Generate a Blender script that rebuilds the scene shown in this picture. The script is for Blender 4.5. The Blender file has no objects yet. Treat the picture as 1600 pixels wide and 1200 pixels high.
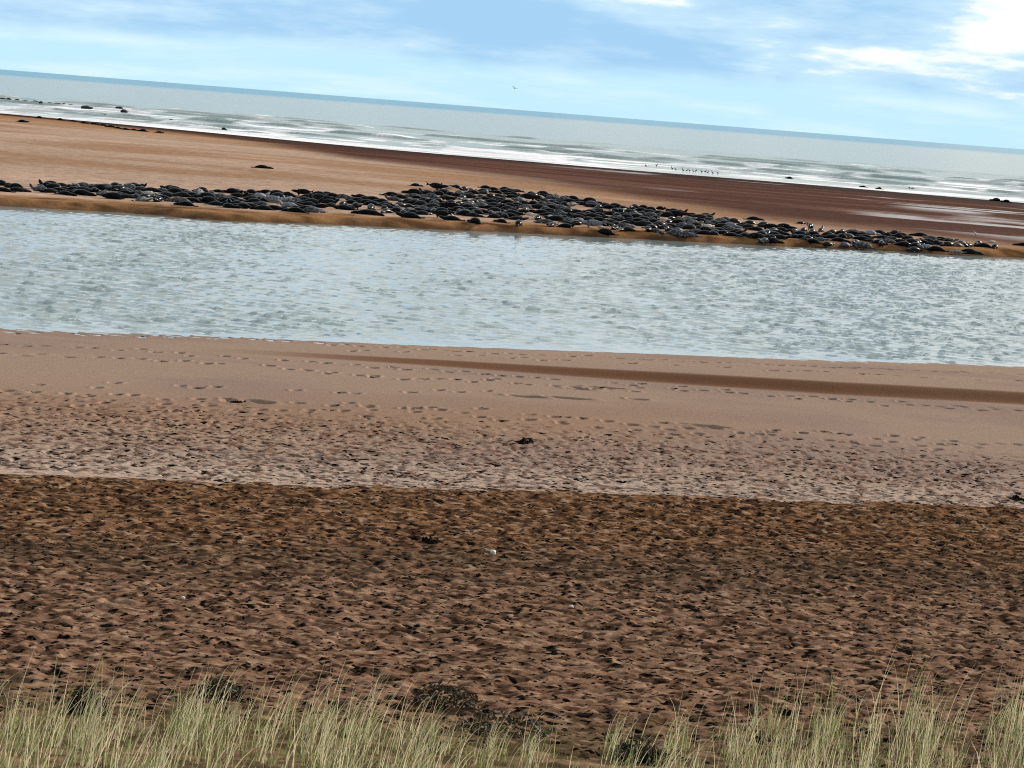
import bpy, bmesh, math, random
import numpy as np
from mathutils import Vector, Matrix

random.seed(11)
rng = np.random.default_rng(11)
R = math.radians
scene = bpy.context.scene
col = scene.collection

# ------------------------------------------------------------------ camera
FPX = 2600.0                      # focal length in pixels of a 1600 px wide picture
CAM_H = 10.0
PITCH = R(9.35)
ROLL = R(4.47)
cam_data = bpy.data.cameras.new('camera')
cam = bpy.data.objects.new('camera', cam_data)
col.objects.link(cam)
cam_data.sensor_width = 36.0
cam_data.lens = 36.0 * FPX / 1600.0
cam_data.clip_start = 0.1
cam_data.clip_end = 120000.0
FWD = Vector((0, math.cos(PITCH), -math.sin(PITCH)))
R0 = Vector((1, 0, 0))
U0 = R0.cross(FWD)
CR = R0 * math.cos(ROLL) + U0 * math.sin(ROLL)
CU = U0 * math.cos(ROLL) - R0 * math.sin(ROLL)
m = Matrix((CR, CU, -FWD)).transposed().to_4x4()
m.translation = Vector((0, 0, CAM_H))
cam.matrix_world = m
scene.camera = cam

# ------------------------------------------------------------------ light
SUN_AZ = R(52)      # to the right of the viewing direction, beyond the beach
SUN_EL = R(18)
SKY_STRENGTH = 0.09
sun_data = bpy.data.lights.new('sun', 'SUN')
sun_data.energy = 5.0
sun_data.angle = R(0.6)
sun_data.color = (1.0, 0.89, 0.76)
sun = bpy.data.objects.new('sun', sun_data)
col.objects.link(sun)
SUN_DIR = Vector((math.sin(SUN_AZ) * math.cos(SUN_EL), math.cos(SUN_AZ) * math.cos(SUN_EL), math.sin(SUN_EL)))
sun.rotation_euler = SUN_DIR.to_track_quat('Z', 'Y').to_euler()

vs = scene.view_settings
vs.view_transform = 'Standard'
vs.look = 'None'
vs.gamma = 1.0
vs.use_curve_mapping = False
vs.exposure = 0.3
scene.cycles.use_denoising = False
scene.cycles.filter_width = 1.1


# ------------------------------------------------------------------ node helpers
class NT:
    def __init__(self, tree):
        self.t = tree
        self.n = tree.nodes
        self.n.clear()

    def node(self, kind, **kw):
        nd = self.n.new(kind)
        for k, v in kw.items():
            setattr(nd, k, v)
        return nd

    def put(self, sock, v):
        if v is None:
            return
        if hasattr(v, 'is_output'):
            self.t.links.new(v, sock)
        elif isinstance(v, (tuple, list)):
            if sock.type == 'RGBA' and len(v) == 3:
                v = (*v, 1)
            sock.default_value = v
        else:
            sock.default_value = v

    def math(self, op, a, b=None, c=None, clamp=False):
        nd = self.node('ShaderNodeMath', operation=op, use_clamp=clamp)
        self.put(nd.inputs[0], a)
        self.put(nd.inputs[1], b)
        self.put(nd.inputs[2], c)
        return nd.outputs[0]

    def mix(self, fac, a, b, blend='MIX'):
        nd = self.node('ShaderNodeMix', data_type='RGBA', blend_type=blend)
        self.put(nd.inputs[0], fac)
        self.put(nd.inputs[6], a)
        self.put(nd.inputs[7], b)
        return nd.outputs[2]

    def smooth(self, v, lo, hi, a=0.0, b=1.0):
        nd = self.node('ShaderNodeMapRange', interpolation_type='SMOOTHSTEP')
        self.put(nd.inputs[0], v)
        self.put(nd.inputs[1], lo)
        self.put(nd.inputs[2], hi)
        self.put(nd.inputs[3], a)
        self.put(nd.inputs[4], b)
        return nd.outputs[0]

    def comb(self, x, y, z=0.0):
        nd = self.node('ShaderNodeCombineXYZ')
        self.put(nd.inputs[0], x)
        self.put(nd.inputs[1], y)
        self.put(nd.inputs[2], z)
        return nd.outputs[0]

    def noise(self, vec, scale, detail=4.0, rough=0.55, dist=0.0):
        nd = self.node('ShaderNodeTexNoise')
        self.put(nd.inputs['Vector'], vec)
        nd.inputs['Scale'].default_value = scale
        nd.inputs['Detail'].default_value = detail
        nd.inputs['Roughness'].default_value = rough
        nd.inputs['Distortion'].default_value = dist
        return nd.outputs[0]

    def scale(self, vec, s):
        nd = self.node('ShaderNodeVectorMath', operation='MULTIPLY')
        self.put(nd.inputs[0], vec)
        nd.inputs[1].default_value = s
        return nd.outputs[0]


# ------------------------------------------------------------------ sky
world = bpy.data.worlds.new('World')
scene.world = world
world.use_nodes = True
w = NT(world.node_tree)
tc = w.node('ShaderNodeTexCoord')
sky = w.node('ShaderNodeTexSky', sky_type='NISHITA', sun_disc=False)
sky.sun_elevation = SUN_EL
sky.sun_rotation = SUN_AZ
sky.altitude = 0
sky.air_density = 1.0
sky.dust_density = 0.6
sky.ozone_density = 1.5
sep = w.node('ShaderNodeSeparateXYZ')
w.put(sep.inputs[0], tc.outputs['Generated'])
dx, dy, dz = sep.outputs
zc = w.math('MAXIMUM', dz, 0.0)
elev = w.math('MULTIPLY', w.math('ARCSINE', zc), 57.2958)
azim = w.math('MULTIPLY', w.math('ARCTAN2', dx, dy), 57.2958)
den = w.math('ADD', zc, 0.17)
px_ = w.math('DIVIDE', dx, den)
py_ = w.math('DIVIDE', dy, den)
plane = w.comb(px_, py_, 0.0)
clear = w.mix(1.0, sky.outputs[0], (SKY_STRENGTH,) * 3, 'MULTIPLY')
# sun side of the sky: the clouds there are lit brighter
dotn = w.node('ShaderNodeVectorMath', operation='DOT_PRODUCT')
w.put(dotn.inputs[0], tc.outputs['Generated'])
dotn.inputs[1].default_value = SUN_DIR
sunside = w.smooth(dotn.outputs['Value'], 0.52, 0.92)
half = w.smooth(dotn.outputs['Value'], -0.35, 0.70)
# pale air below the cloud deck
n_low = w.noise(w.comb(w.math('MULTIPLY', azim, 0.16), w.math('MULTIPLY', elev, 1.3)), 1.0, 5, 0.55)
low = w.mix(w.smooth(n_low, 0.40, 0.75), (0.46, 0.70, 0.83), (0.60, 0.77, 0.84))
# the deck: soft blue-grey, its base about a degree and a half above the horizon, torn open in places
wob = w.noise(w.comb(w.math('MULTIPLY', azim, 0.16), 7.4), 1.0, 4, 0.55)
edge = w.math('ADD', elev, w.math('MULTIPLY', w.math('SUBTRACT', wob, 0.5), 1.5))
deck = w.smooth(edge, 1.15, 1.95)
n_big = w.noise(plane, 1.9, 5, 0.5, 0.0)
n_fine = w.noise(plane, 7.0, 6, 0.6, 0.1)
tone = w.math('ADD', w.math('MULTIPLY', n_big, 0.74), w.math('MULTIPLY', n_fine, 0.26))
tone = w.math('ADD', tone, w.math('MULTIPLY', sunside, 0.17))
tone = w.math('ADD', tone, w.math('MULTIPLY', w.smooth(elev, 3.8, 12.0), 0.28))
bank = w.math('MULTIPLY', w.smooth(w.math('ABSOLUTE', w.math('SUBTRACT', azim, 1.5)), 9.0, 2.0), w.smooth(w.math('ABSOLUTE', w.math('SUBTRACT', elev, 2.3)), 1.6, 0.4))
tone = w.math('SUBTRACT', tone, w.math('MULTIPLY', bank, 0.10))
east = w.smooth(azim, 10.0, 15.0)
tone = w.math('ADD', tone, w.math('MULTIPLY', east, w.smooth(elev, 2.2, 4.2, -0.05, 0.10)))
deck_col = w.mix(w.smooth(tone, 0.40, 0.66), (0.315, 0.53, 0.75), (0.50, 0.69, 0.83))
deck_col = w.mix(w.smooth(tone, 0.585, 0.70), deck_col, (0.86, 0.89, 0.90))
skyc = w.mix(deck, low, deck_col)
# higher up the deck breaks into loose cloud with clear sky between; clouds away from the sun are greyer
gap = w.smooth(w.noise(plane, 2.2, 5, 0.6, 0.1), 0.38, 0.52)
high = w.mix(gap, clear, w.mix(half, (0.24, 0.25, 0.27), (0.92, 0.97, 0.97)))
skyc = w.mix(half, w.mix(w.smooth(elev, 2.0, 12.0), skyc, high), skyc)
skyc = w.mix(w.smooth(elev, 6.0, 24.0), skyc, high)
bg = w.node('ShaderNodeBackground')
w.put(bg.inputs[0], skyc)
bg.inputs[1].default_value = 1.0
wo = w.node('ShaderNodeOutputWorld')
w.t.links.new(bg.outputs[0], wo.inputs[0])


# ------------------------------------------------------------------ numpy helpers
def sstep(v, lo, hi):
    t = np.clip((v - lo) / (hi - lo), 0, 1)
    return t * t * (3 - 2 * t)


def vnoise(x, y, seed=0):
    xi = np.floor(x).astype(np.int64)
    yi = np.floor(y).astype(np.int64)
    fx = x - xi
    fy = y - yi
    fx = fx * fx * (3 - 2 * fx)
    fy = fy * fy * (3 - 2 * fy)

    def h(a, b):
        v = (a * 374761393 + b * 668265263 + seed * 1442695041) & 0xFFFFFFFF
        v = ((v ^ (v >> 13)) * 1274126177) & 0xFFFFFFFF
        v = (v ^ (v >> 16)) & 0xFFFFFFFF
        return v / 4294967295.0
    a = h(xi, yi)
    b = h(xi + 1, yi)
    c = h(xi, yi + 1)
    d = h(xi + 1, yi + 1)
    return (a * (1 - fx) + b * fx) * (1 - fy) + (c * (1 - fx) + d * fx) * fy


def fbm(x, y, octv=4, seed=0, gain=0.5):
    s = 0
    a = 1.0
    t = 0
    for i in range(octv):
        s = s + a * vnoise(x * 2 ** i + 17.3 * i, y * 2 ** i - 9.1 * i, seed + i)
        t += a
        a *= gain
    return s / t


def ray(px, py):
    d = FWD * FPX + CR * (px - 800.0) - CU * (py - 600.0)
    return d.normalized()


def on_plane(px, py, z=0.0):
    d = ray(px, py)
    t = (z - CAM_H) / d.z
    return d.x * t, d.y * t


def curve(pts, z=0.0):
    """shore lines seen in the photograph, as y(x) on the ground"""
    w_ = sorted(on_plane(a, b, z) for a, b in pts)
    xs = np.array([p[0] for p in w_])
    ys = np.array([p[1] for p in w_])
    s0 = (ys[1] - ys[0]) / (xs[1] - xs[0])
    s1 = (ys[-1] - ys[-3]) / (xs[-1] - xs[-3])
    e = max(40.0, 0.5 * (xs[-1] - xs[0]))
    xs = np.concatenate(([xs[0] - 4 * e, xs[0] - e], xs, [xs[-1] + e, xs[-1] + 4 * e]))
    ys = np.concatenate(([ys[0] - s0 * e] * 2, ys, [ys[-1] + s1 * e] * 2))
    return lambda x: np.interp(x, xs, ys)


near_edge = curve([(0, 513), (400, 529), (800, 545), (1200, 560), (1600, 573)])
far_edge = curve([(0, 322), (200, 333), (340, 345), (520, 351), (640, 357), (760, 362), (960, 372), (1200, 384),
                  (1400, 393), (1500, 399), (1600, 403)])
sea_edge = curve([(0, 177), (200, 195), (400, 214), (600, 233), (800, 250), (1000, 267), (1200, 283), (1400, 300), (1600, 317)])
brown_edge = curve([(0, 757), (200, 765), (500, 771), (800, 774), (1000, 780), (1300, 789), (1600, 796)], 0.45)
scarp_line = curve([(300, 541), (500, 553), (700, 567), (900, 583), (1100, 598), (1300, 612), (1500, 623), (1600, 629)], 0.1)
wet_line = curve([(0, 170), (300, 204), (420, 222), (560, 248), (700, 264), (850, 280), (1000, 303), (1200, 333), (1400, 352), (1600, 376)], 0.9)


def near_height(x, y):
    t = near_edge(x) - y
    flat = np.where(t > 0, 0.35 * (1 - np.exp(-np.maximum(t, 0) / 18.0)), np.maximum(t * 0.06, -0.9))
    rise = np.interp(y, [-60, -3, 3, 8, 15, 20, 25, 31, 39, 47], [7.9, 8.3, 8.1, 6.0, 3.45, 2.0, 1.25, 0.72, 0.3, 0.0])
    # sand bar between the channel and its shaded little scarp
    s = y - scarp_line(x)
    hk = sstep(x, -11, 14) * 0.34
    wid = np.maximum(near_edge(x) - scarp_line(x), 2.0)
    bar = hk * sstep(s, -0.9, 0.25) * (1 - sstep(s, 0.5 + 0.1 * wid, wid + 0.5))
    # crest where the churned brown sand ends
    b = brown_edge(x) - y
    crest = 0.12 * np.exp(-((b - 0.8) / 1.3) ** 2)
    return flat + rise + bar + crest


def far_height(x, y):
    a = far_edge(x)
    b = sea_edge(x)
    t = y - a
    u = b - y
    left = 1 - sstep(x, -40, 45)
    plateau = 0.55 + 0.9 * left * sstep(t, 10, 70)
    jag = 0.7 * (fbm(x * 0.35, y * 0.02, 3, 5) - 0.5)
    up = 0.52 * sstep(t + jag, 0.0, 1.3) + (plateau - 0.52) * sstep(t, 1.0, 26)
    down = np.clip(u / 120.0, 0, 1) ** 0.9
    z = up * np.where(u > 0, down, 0)
    z = z + 0.10 * (fbm(x * 0.03, y * 0.012, 3, 9) - 0.5) * sstep(t, 6, 20) * sstep(u, 2, 30)
    z = np.where(t < 0, np.maximum(t * 0.08, -0.9), z)
    z = np.where(u < 0, np.maximum(u * 0.02, -6.0), z)
    return z


SPLIT_Y = 98.0


def height(x, y):
    x = np.asarray(x, float)
    y = np.asarray(y, float)
    return np.where(y < SPLIT_Y, near_height(x, y), far_height(x, y))


def at(px, py):
    """the point of the ground that shows at a pixel of the photograph"""
    z = 0.0
    for _ in range(25):
        x, y = on_plane(px, py, z)
        z = 0.5 * z + 0.5 * float(height(x, y))
    return x, y, z


def project(x, y, z):
    v = Vector((x, y, z - CAM_H))
    d = v.dot(FWD)
    return 800 + FPX * v.dot(CR) / d, 600 - FPX * v.dot(CU) / d


def grid_object(name, xs, ys, Z, mat, attrs=None, kind='structure'):
    nx, ny = len(xs), len(ys)
    X, Y = np.meshgrid(xs, ys)
    co = np.stack([X, Y, Z], -1).reshape(-1, 3).astype(np.float32)
    i = np.arange(ny - 1)[:, None] * nx + np.arange(nx - 1)[None, :]
    q = np.stack([i, i + 1, i + nx + 1, i + nx], -1).reshape(-1, 4).astype(np.int32)
    me = bpy.data.meshes.new(name)
    me.vertices.add(nx * ny)
    me.vertices.foreach_set('co', co.ravel())
    nq = len(q)
    me.loops.add(nq * 4)
    me.loops.foreach_set('vertex_index', q.ravel())
    me.polygons.add(nq)
    me.polygons.foreach_set('loop_start', np.arange(nq, dtype=np.int32) * 4)
    me.polygons.foreach_set('use_smooth', np.ones(nq, dtype=bool))
    me.update(calc_edges=True)
    for k, v in (attrs or {}).items():
        if v.ndim == 3:
            a = me.attributes.new(k, 'FLOAT_COLOR', 'POINT')
            c4 = np.concatenate([v.reshape(-1, 3), np.ones((nx * ny, 1))], 1).astype(np.float32)
            a.data.foreach_set('color', c4.ravel())
        else:
            a = me.attributes.new(k, 'FLOAT', 'POINT')
            a.data.foreach_set('value', v.astype(np.float32).ravel())
    me.materials.append(mat)
    o = bpy.data.objects.new(name, me)
    col.objects.link(o)
    o['kind'] = kind
    return o


def mesh_object(name, verts, faces, mat, smooth=False, parent=None, mats=None):
    me = bpy.data.meshes.new(name)
    me.from_pydata(verts, [], faces)
    me.materials.append(mat)
    for m_ in mats or []:
        me.materials.append(m_)
    if smooth:
        me.polygons.foreach_set('use_smooth', [True] * len(faces))
    me.update()
    o = bpy.data.objects.new(name, me)
    col.objects.link(o)
    o.parent = parent
    return o


def tag(o, label, cat, group=None):
    o['label'] = label
    o['category'] = cat
    if group:
        o['group'] = group
    return o


# ------------------------------------------------------------------ materials
def new_mat(name):
    mt = bpy.data.materials.new(name)
    mt.use_nodes = True
    t = NT(mt.node_tree)
    out = t.node('ShaderNodeOutputMaterial')
    b = t.node('ShaderNodeBsdfPrincipled')
    t.t.links.new(b.outputs[0], out.inputs[0])
    return mt, t, b


def sand_material(name, s1, s2, bump, dist):
    mt, t, b = new_mat(name)
    a = t.node('ShaderNodeAttribute', attribute_name='tint')
    wt = t.node('ShaderNodeAttribute', attribute_name='wet')
    pos = t.node('ShaderNodeNewGeometry').outputs['Position']
    n1 = t.noise(pos, s1, 5, 0.65)
    n2 = t.noise(pos, s2, 3, 0.6)
    v = t.math('ADD', t.math('MULTIPLY', n1, 0.6), t.math('MULTIPLY', n2, 0.4))
    f = t.smooth(v, 0.3, 0.7, 0.72, 1.28)
    t.put(b.inputs['Base Color'], t.mix(1.0, a.outputs['Color'], t.comb(f, f, f), 'MULTIPLY'))
    t.put(b.inputs['Roughness'], t.math('SUBTRACT', 0.92, t.math('MULTIPLY', wt.outputs['Fac'], 0.84)))
    t.put(b.inputs['Specular IOR Level'], t.math('MULTIPLY', wt.outputs['Fac'], 0.5))
    bp = t.node('ShaderNodeBump')
    t.put(bp.inputs['Height'], v)
    t.put(bp.inputs['Strength'], t.math('MULTIPLY', t.math('SUBTRACT', 1.0, wt.outputs['Fac']), bump))
    bp.inputs['Distance'].default_value = dist
    t.t.links.new(bp.outputs[0], b.inputs['Normal'])
    return mt


def plain(name, c, rough=0.7, var=0.25, scale=12.0, spec=0.3, coord='Object'):
    mt, t, b = new_mat(name)
    src = t.node('ShaderNodeTexCoord').outputs[coord]
    f = t.smooth(t.noise(src, scale, 4, 0.6), 0.3, 0.7, 1 - var, 1 + var)
    t.put(b.inputs['Base Color'], t.mix(1.0, c, t.comb(f, f, f), 'MULTIPLY'))
    b.inputs['Roughness'].default_value = rough
    b.inputs['Specular IOR Level'].default_value = spec
    return mt


M_NEAR = sand_material('near_sand', 22.0, 90.0, 0.55, 0.03)
M_FAR = sand_material('far_sand', 0.9, 5.0, 0.4, 0.08)

# ------------------------------------------------------------------ near beach
def span(*segs):
    out = []
    for a, b, s in segs:
        n = max(1, int(round((b - a) / s)))
        out.append(np.linspace(a, b, n, endpoint=False))
    return np.concatenate(out + [[segs[-1][1]]])


xs = span((-900, -200, 70), (-200, -60, 14), (-60, -28, 1.6), (-28, -15, 0.12), (-15, 15, 0.05), (15, 28, 0.12), (28, 60, 1.6), (60, 200, 14), (200, 900, 70))
ys = span((-60, 6, 3.0), (6, 9, 0.4), (9, 16, 0.09), (16, 46, 0.038), (46, 76, 0.085), (76, SPLIT_Y, 1.5))
X, Y = np.meshgrid(xs, ys)
Z = near_height(X, Y)
pit = np.zeros_like(Z)


def stamp(cx, cy, a, b, ang, depth, rim=0.3):
    """one footprint pressed into the sand: a hollow with a kicked-up rim"""
    r = 1.9 * max(a, b)
    i0, i1 = np.searchsorted(xs, [cx - r, cx + r])
    j0, j1 = np.searchsorted(ys, [cy - r, cy + r])
    if i1 - i0 < 2 or j1 - j0 < 2:
        return
    ddx = xs[i0:i1][None, :] - cx
    ddy = ys[j0:j1][:, None] - cy
    c, s = math.cos(ang), math.sin(ang)
    u = (ddx * c + ddy * s) / a
    v = (-ddx * s + ddy * c) / b
    rr = u * u + v * v
    core = -depth * np.clip(1 - rr, 0, 1) ** 0.5
    ridge = depth * rim * np.exp(-((np.sqrt(rr) - 1.22) / 0.28) ** 2)
    sub = pit[j0:j1, i0:i1]
    pit[j0:j1, i0:i1] = np.where(core < 0, np.minimum(sub, core), sub + ridge)


pit_spots = []


def scatter(n, y0, y1, dens, amin, amax, dmin, dmax):
    k = 0
    while k < n:
        y = random.uniform(y0, y1)
        x = random.uniform(-1, 1) * min(27.0, y * 0.40 + 1.5)
        if random.random() > dens(x, y):
            k += 0.25
            continue
        a = random.uniform(amin, amax)
        stamp(x, y, a, a * random.uniform(0.35, 0.65), random.gauss(0.05, 0.38), random.uniform(dmin, dmax), random.uniform(0.15, 0.6))
        pit_spots.append((x, y, a))
        k += 1


scatter(26000, 17, 44.5, lambda x, y: 1.0 if y < brown_edge(x) - 0.1 else 0.0, 0.045, 0.11, 0.025, 0.06)
scatter(700, 17, 44.5, lambda x, y: 1.0 if y < brown_edge(x) - 0.1 else 0.0, 0.14, 0.24, 0.05, 0.09)
scatter(9000, 39, 53, lambda x, y: (1.0 if brown_edge(x) < y else 0) * (1 - float(sstep(y - 0.10 * x, 48, 53))), 0.07, 0.16, 0.03, 0.075)


def track(pts, step, jit, prob=1.0, depth=0.10):
    P = [at(*p)[:2] for p in pts]
    carry = 0.0
    side = 1
    for (x0, y0), (x1, y1) in zip(P, P[1:]):
        L = math.hypot(x1 - x0, y1 - y0)
        ang = math.atan2(y1 - y0, x1 - x0)
        s = carry
        while s < L:
            if random.random() < prob:
                f = s / L
                x = x0 + (x1 - x0) * f - math.sin(ang) * 0.16 * side + random.gauss(0, jit)
                y = y0 + (y1 - y0) * f + math.cos(ang) * 0.16 * side + random.gauss(0, jit)
                stamp(x, y, random.uniform(0.17, 0.25), random.uniform(0.09, 0.13), ang + random.gauss(0, 0.15), 1.4 * depth * random.uniform(0.7, 1.2), 0.35)
                pit_spots.append((x, y, 0.2))
            side = -side
            s += step * random.uniform(0.72, 1.3)
        carry = s - L


track([(0, 519), (400, 530), (800, 553), (1200, 570), (1600, 585)], 0.55, 0.18, 0.9)
track([(500, 545), (900, 563), (1200, 578), (1600, 596)], 0.8, 0.15, 0.7)
track([(0, 539), (200, 546), (400, 560), (700, 580), (1000, 602), (1300, 622), (1600, 645)], 0.7, 0.15, 0.85)
track([(0, 553), (200, 560), (400, 572), (600, 590), (800, 598), (1000, 612)], 0.72, 0.12, 0.95, 0.12)
track([(600, 592), (900, 600), (1200, 620), (1600, 641)], 0.9, 0.25, 0.7)
track([(0, 601), (250, 606), (500, 612), (760, 612)], 0.9, 0.3, 0.6)
track([(0, 613), (200, 620), (400, 628), (700, 640), (1000, 660), (1300, 678), (1600, 694)], 0.6, 0.22, 0.85, 0.11)
track([(100, 628), (400, 640), (700, 650), (1000, 668), (1300, 690), (1600, 706)], 0.6, 0.35, 0.8)
for a, b in [(365, 627), (392, 627), (410, 629)]:
    x, y, z = at(a, b)
    stamp(x, y, 0.4, 0.3, 0, 0.09)
# long shallow scrapes on the flat
for a, b, ln in [(905, 608, 0.7), (945, 606, 0.9), (822, 620, 0.9), (885, 622, 1.1), (995, 624, 0.5), (1085, 664, 0.8), (1110, 667, 0.8)]:
    x, y, z = at(a, b)
    stamp(x, y, ln * 0.8, 0.16, 0.0, 0.14, 0.35)

brown = sstep(brown_edge(X) + 1.3 * (fbm(X * 0.7, Y * 0.7, 4, 3, 0.6) - 0.5) + 0.9 * (fbm(X * 5, Y * 5, 2, 4) - 0.5) - Y, -0.06, 0.10)
pale_ch = sstep(Y, 52, 44)
churn = (fbm(X * 5.0, Y * 5.0, 3, 21, 0.55) - 0.5)
for _ in range(2):
    pit[1:-1, 1:-1] = 0.4 * pit[1:-1, 1:-1] + 0.15 * (pit[:-2, 1:-1] + pit[2:, 1:-1] + pit[1:-1, :-2] + pit[1:-1, 2:])
Z += 1.15 * pit * (0.6 + 0.8 * fbm(X * 2.2, Y * 2.2, 2, 8)) + churn * (0.06 * brown + 0.03 * pale_ch)
# 
def C(r, g, b):
    return np.array([r, g, b])


def blend(base, c, k):
    return base * (1 - k[..., None]) + c * k[..., None]


T = np.ones(X.shape + (3,)) * C(0.37, 0.265, 0.205)
lo = fbm(X * 0.12, Y * 0.35, 4, 31)
T = blend(T, C(0.31, 0.225, 0.185), sstep(lo, 0.42, 0.68) * 0.8)
# warm damp sand to the left of the flat
warm = np.exp(-((Y - (brown_edge(X) + 11.5 + 0.05 * X)) / 3.6) ** 2) * (1 - sstep(X, 0, 14))
T = blend(T, C(0.35, 0.215, 0.14), warm * 0.7)
# dry pale strip before the brown sand
ds = Y - brown_edge(X)
T = blend(T, C(0.50, 0.385, 0.31), sstep(ds + 3 * (fbm(X * .3, Y * .6, 3, 33) - 0.5), 6.5, 1.0) * 0.75)
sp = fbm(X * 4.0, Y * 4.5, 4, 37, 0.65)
T = blend(T, C(0.16, 0.085, 0.058), sstep(sp, 0.51, 0.62) * 0.8 * sstep(Y - 0.08 * X, 54, 48) * (1 - brown))  # dark flecks paint footprint shade into the pale sand
# brown churned sand: pit shade painted in as dark flecks, warmer near its far edge
bz = fbm(X * 0.5, Y * 1.1, 4, 41)
B = np.ones(X.shape + (3,)) * C(0.215, 0.124, 0.080)
B = blend(B, C(0.225, 0.115, 0.055), sstep(brown_edge(X) - Y, 11, 3) * 0.9)
B = blend(B, C(0.40, 0.265, 0.175), sstep(fbm(X * 4.0, Y * 7.0, 4, 43, 0.6), 0.53, 0.66) * 0.75)
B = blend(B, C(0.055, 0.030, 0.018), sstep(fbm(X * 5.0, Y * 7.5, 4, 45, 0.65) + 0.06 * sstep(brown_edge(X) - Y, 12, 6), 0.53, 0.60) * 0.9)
B = blend(B, C(0.06, 0.045, 0.03), sstep(np.abs(brown_edge(X) - Y - 8 - 5 * (bz - 0.5)), 2.6, 0.6) * 0.35)
T = blend(T, B, brown)
# wet face of the scarp, wet rim along the channel
sc = Y - scarp_line(X)
face = sstep(sc, -1.25, -0.75) * sstep(sc, 0.35, 0.0) * sstep(X, -13, -4)
T = blend(T, C(0.17, 0.068, 0.024), face * 0.95)
rim = sstep(near_edge(X) - Y, 0.9, 0.15)
T = blend(T, C(0.25, 0.165, 0.115), rim * 0.7)
dune = sstep(Y + 2.5 * (fbm(X * 0.6, Y * 0.6, 3, 70) - 0.5), 22, 18)
T = blend(T, C(0.20, 0.14, 0.08), dune * 0.5)
T = blend(T, C(0.06, 0.045, 0.022), dune * sstep(fbm(X * 3.5, Y * 3.5, 4, 71, 0.65), 0.44, 0.56) * 0.8)
wet = np.clip(0.22 * rim + 0.15 * face, 0, 1)
grid_object('beach', xs, ys, Z, M_NEAR, {'tint': T * 0.77, 'wet': wet})
near_xs, near_ys, near_Z = xs, ys, Z


def ground(x, y):
    if y > SPLIT_Y:
        return float(height(x, y))
    i = min(max(int(np.searchsorted(near_xs, x)), 0), len(near_xs) - 1)
    j = min(max(int(np.searchsorted(near_ys, y)), 0), len(near_ys) - 1)
    return float(near_Z[j, i])


# ------------------------------------------------------------------ far sandbank and sea bed
xs = span((-40000, -4000, 6000), (-4000, -600, 400), (-600, -170, 30), (-170, 170, 1.0), (170, 600, 30), (600, 4000, 400), (4000, 40000, 6000))
ys = span((SPLIT_Y, 112, 2.0), (112, 165, 0.32), (165, 400, 1.0), (400, 900, 25), (900, 4000, 400), (4000, 60000, 8000))
X, Y = np.meshgrid(xs, ys)
Z = far_height(X, Y)
t = Y - far_edge(X)
u = sea_edge(X) - Y
Z += (0.10 * (fbm(X * 0.5, Y * 0.8, 3, 50) - 0.5)) * sstep(t, 0.5, 3) * sstep(u, 4, 40)
left = 1 - sstep(X, -25, 60)
T = np.ones(X.shape + (3,)) * C(0.33, 0.20, 0.125)
T = blend(T, C(0.37, 0.265, 0.20), left * 0.9)
st = fbm(X * 0.022 + 0.004 * Y, Y * 0.085, 4, 52)
T = blend(T, C(0.27, 0.155, 0.09), sstep(st, 0.44, 0.62) * 0.75)
T = blend(T, C(0.46, 0.32, 0.24), sstep(fbm(X * 0.03, Y * 0.10, 4, 53), 0.52, 0.68) * 0.6 * left)
T = blend(T, C(0.30, 0.155, 0.07), sstep(u, 95, 35) * 0.8)
wl = wet_line(X) + 26 * (fbm(X * 0.02, Y * 0.05, 4, 55) - 0.5)
wz = sstep(Y - wl, -22, 14)
T = blend(T, C(0.054, 0.017, 0.010), wz * 0.97)
T = blend(T, C(0.13, 0.055, 0.034), wz * sstep(fbm(X * 0.02, Y * 0.16, 4, 57), 0.50, 0.66) * 0.7)
T = blend(T, C(0.03, 0.014, 0.012), sstep(u + 16 * (fbm(X * 0.03, Y * 0.03, 3, 58) - 0.5), 40, 16) * 0.93)
# the crumbling bank over the channel
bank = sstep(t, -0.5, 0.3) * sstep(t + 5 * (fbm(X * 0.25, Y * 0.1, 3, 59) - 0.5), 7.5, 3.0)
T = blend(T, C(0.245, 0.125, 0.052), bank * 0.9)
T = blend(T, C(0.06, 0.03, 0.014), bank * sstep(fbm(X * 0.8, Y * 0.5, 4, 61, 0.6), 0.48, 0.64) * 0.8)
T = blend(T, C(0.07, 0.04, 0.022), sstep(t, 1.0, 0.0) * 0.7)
# standing films of water on the wet flat
pool = sstep(fbm(X * 0.022 + 3, Y * 0.13 + 0.02 * X, 5, 63, 0.55), 0.525, 0.585) * sstep(Y - wl, 6, 22) * sstep(u, 5, 13) * sstep(X, -5, 25)
pool = pool * sstep(fbm(X * 0.03, Y * 0.03, 3, 65), 0.40, 0.52)
wet = np.clip(wz * 0.03 + pool * 0.68, 0, 1)
T = blend(T, C(0.36, 0.29, 0.27), pool * 0.55)
grid_object('sandbank', xs, ys, Z, M_FAR, {'tint': T, 'wet': wet})


# ------------------------------------------------------------------ waves
def wave_tile(n, L, lmin, lmax, direction, spread, power, seed):
    r = np.random.default_rng(seed)
    k = np.fft.fftfreq(n, L / n) * 2 * np.pi
    KX, KY = np.meshgrid(k, k)
    K = np.hypot(KX, KY) + 1e-9
    lam = 2 * np.pi / K
    th = np.arctan2(KY, KX) - direction
    d = np.abs((th + np.pi / 2) % np.pi - np.pi / 2)
    amp = K ** (-power) * np.exp(-(d / spread) ** 2) * ((lam > lmin) & (lam < lmax))
    f = np.fft.ifft2(amp * (r.normal(size=(n, n)) + 1j * r.normal(size=(n, n)))).real
    return f / f.std()


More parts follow.
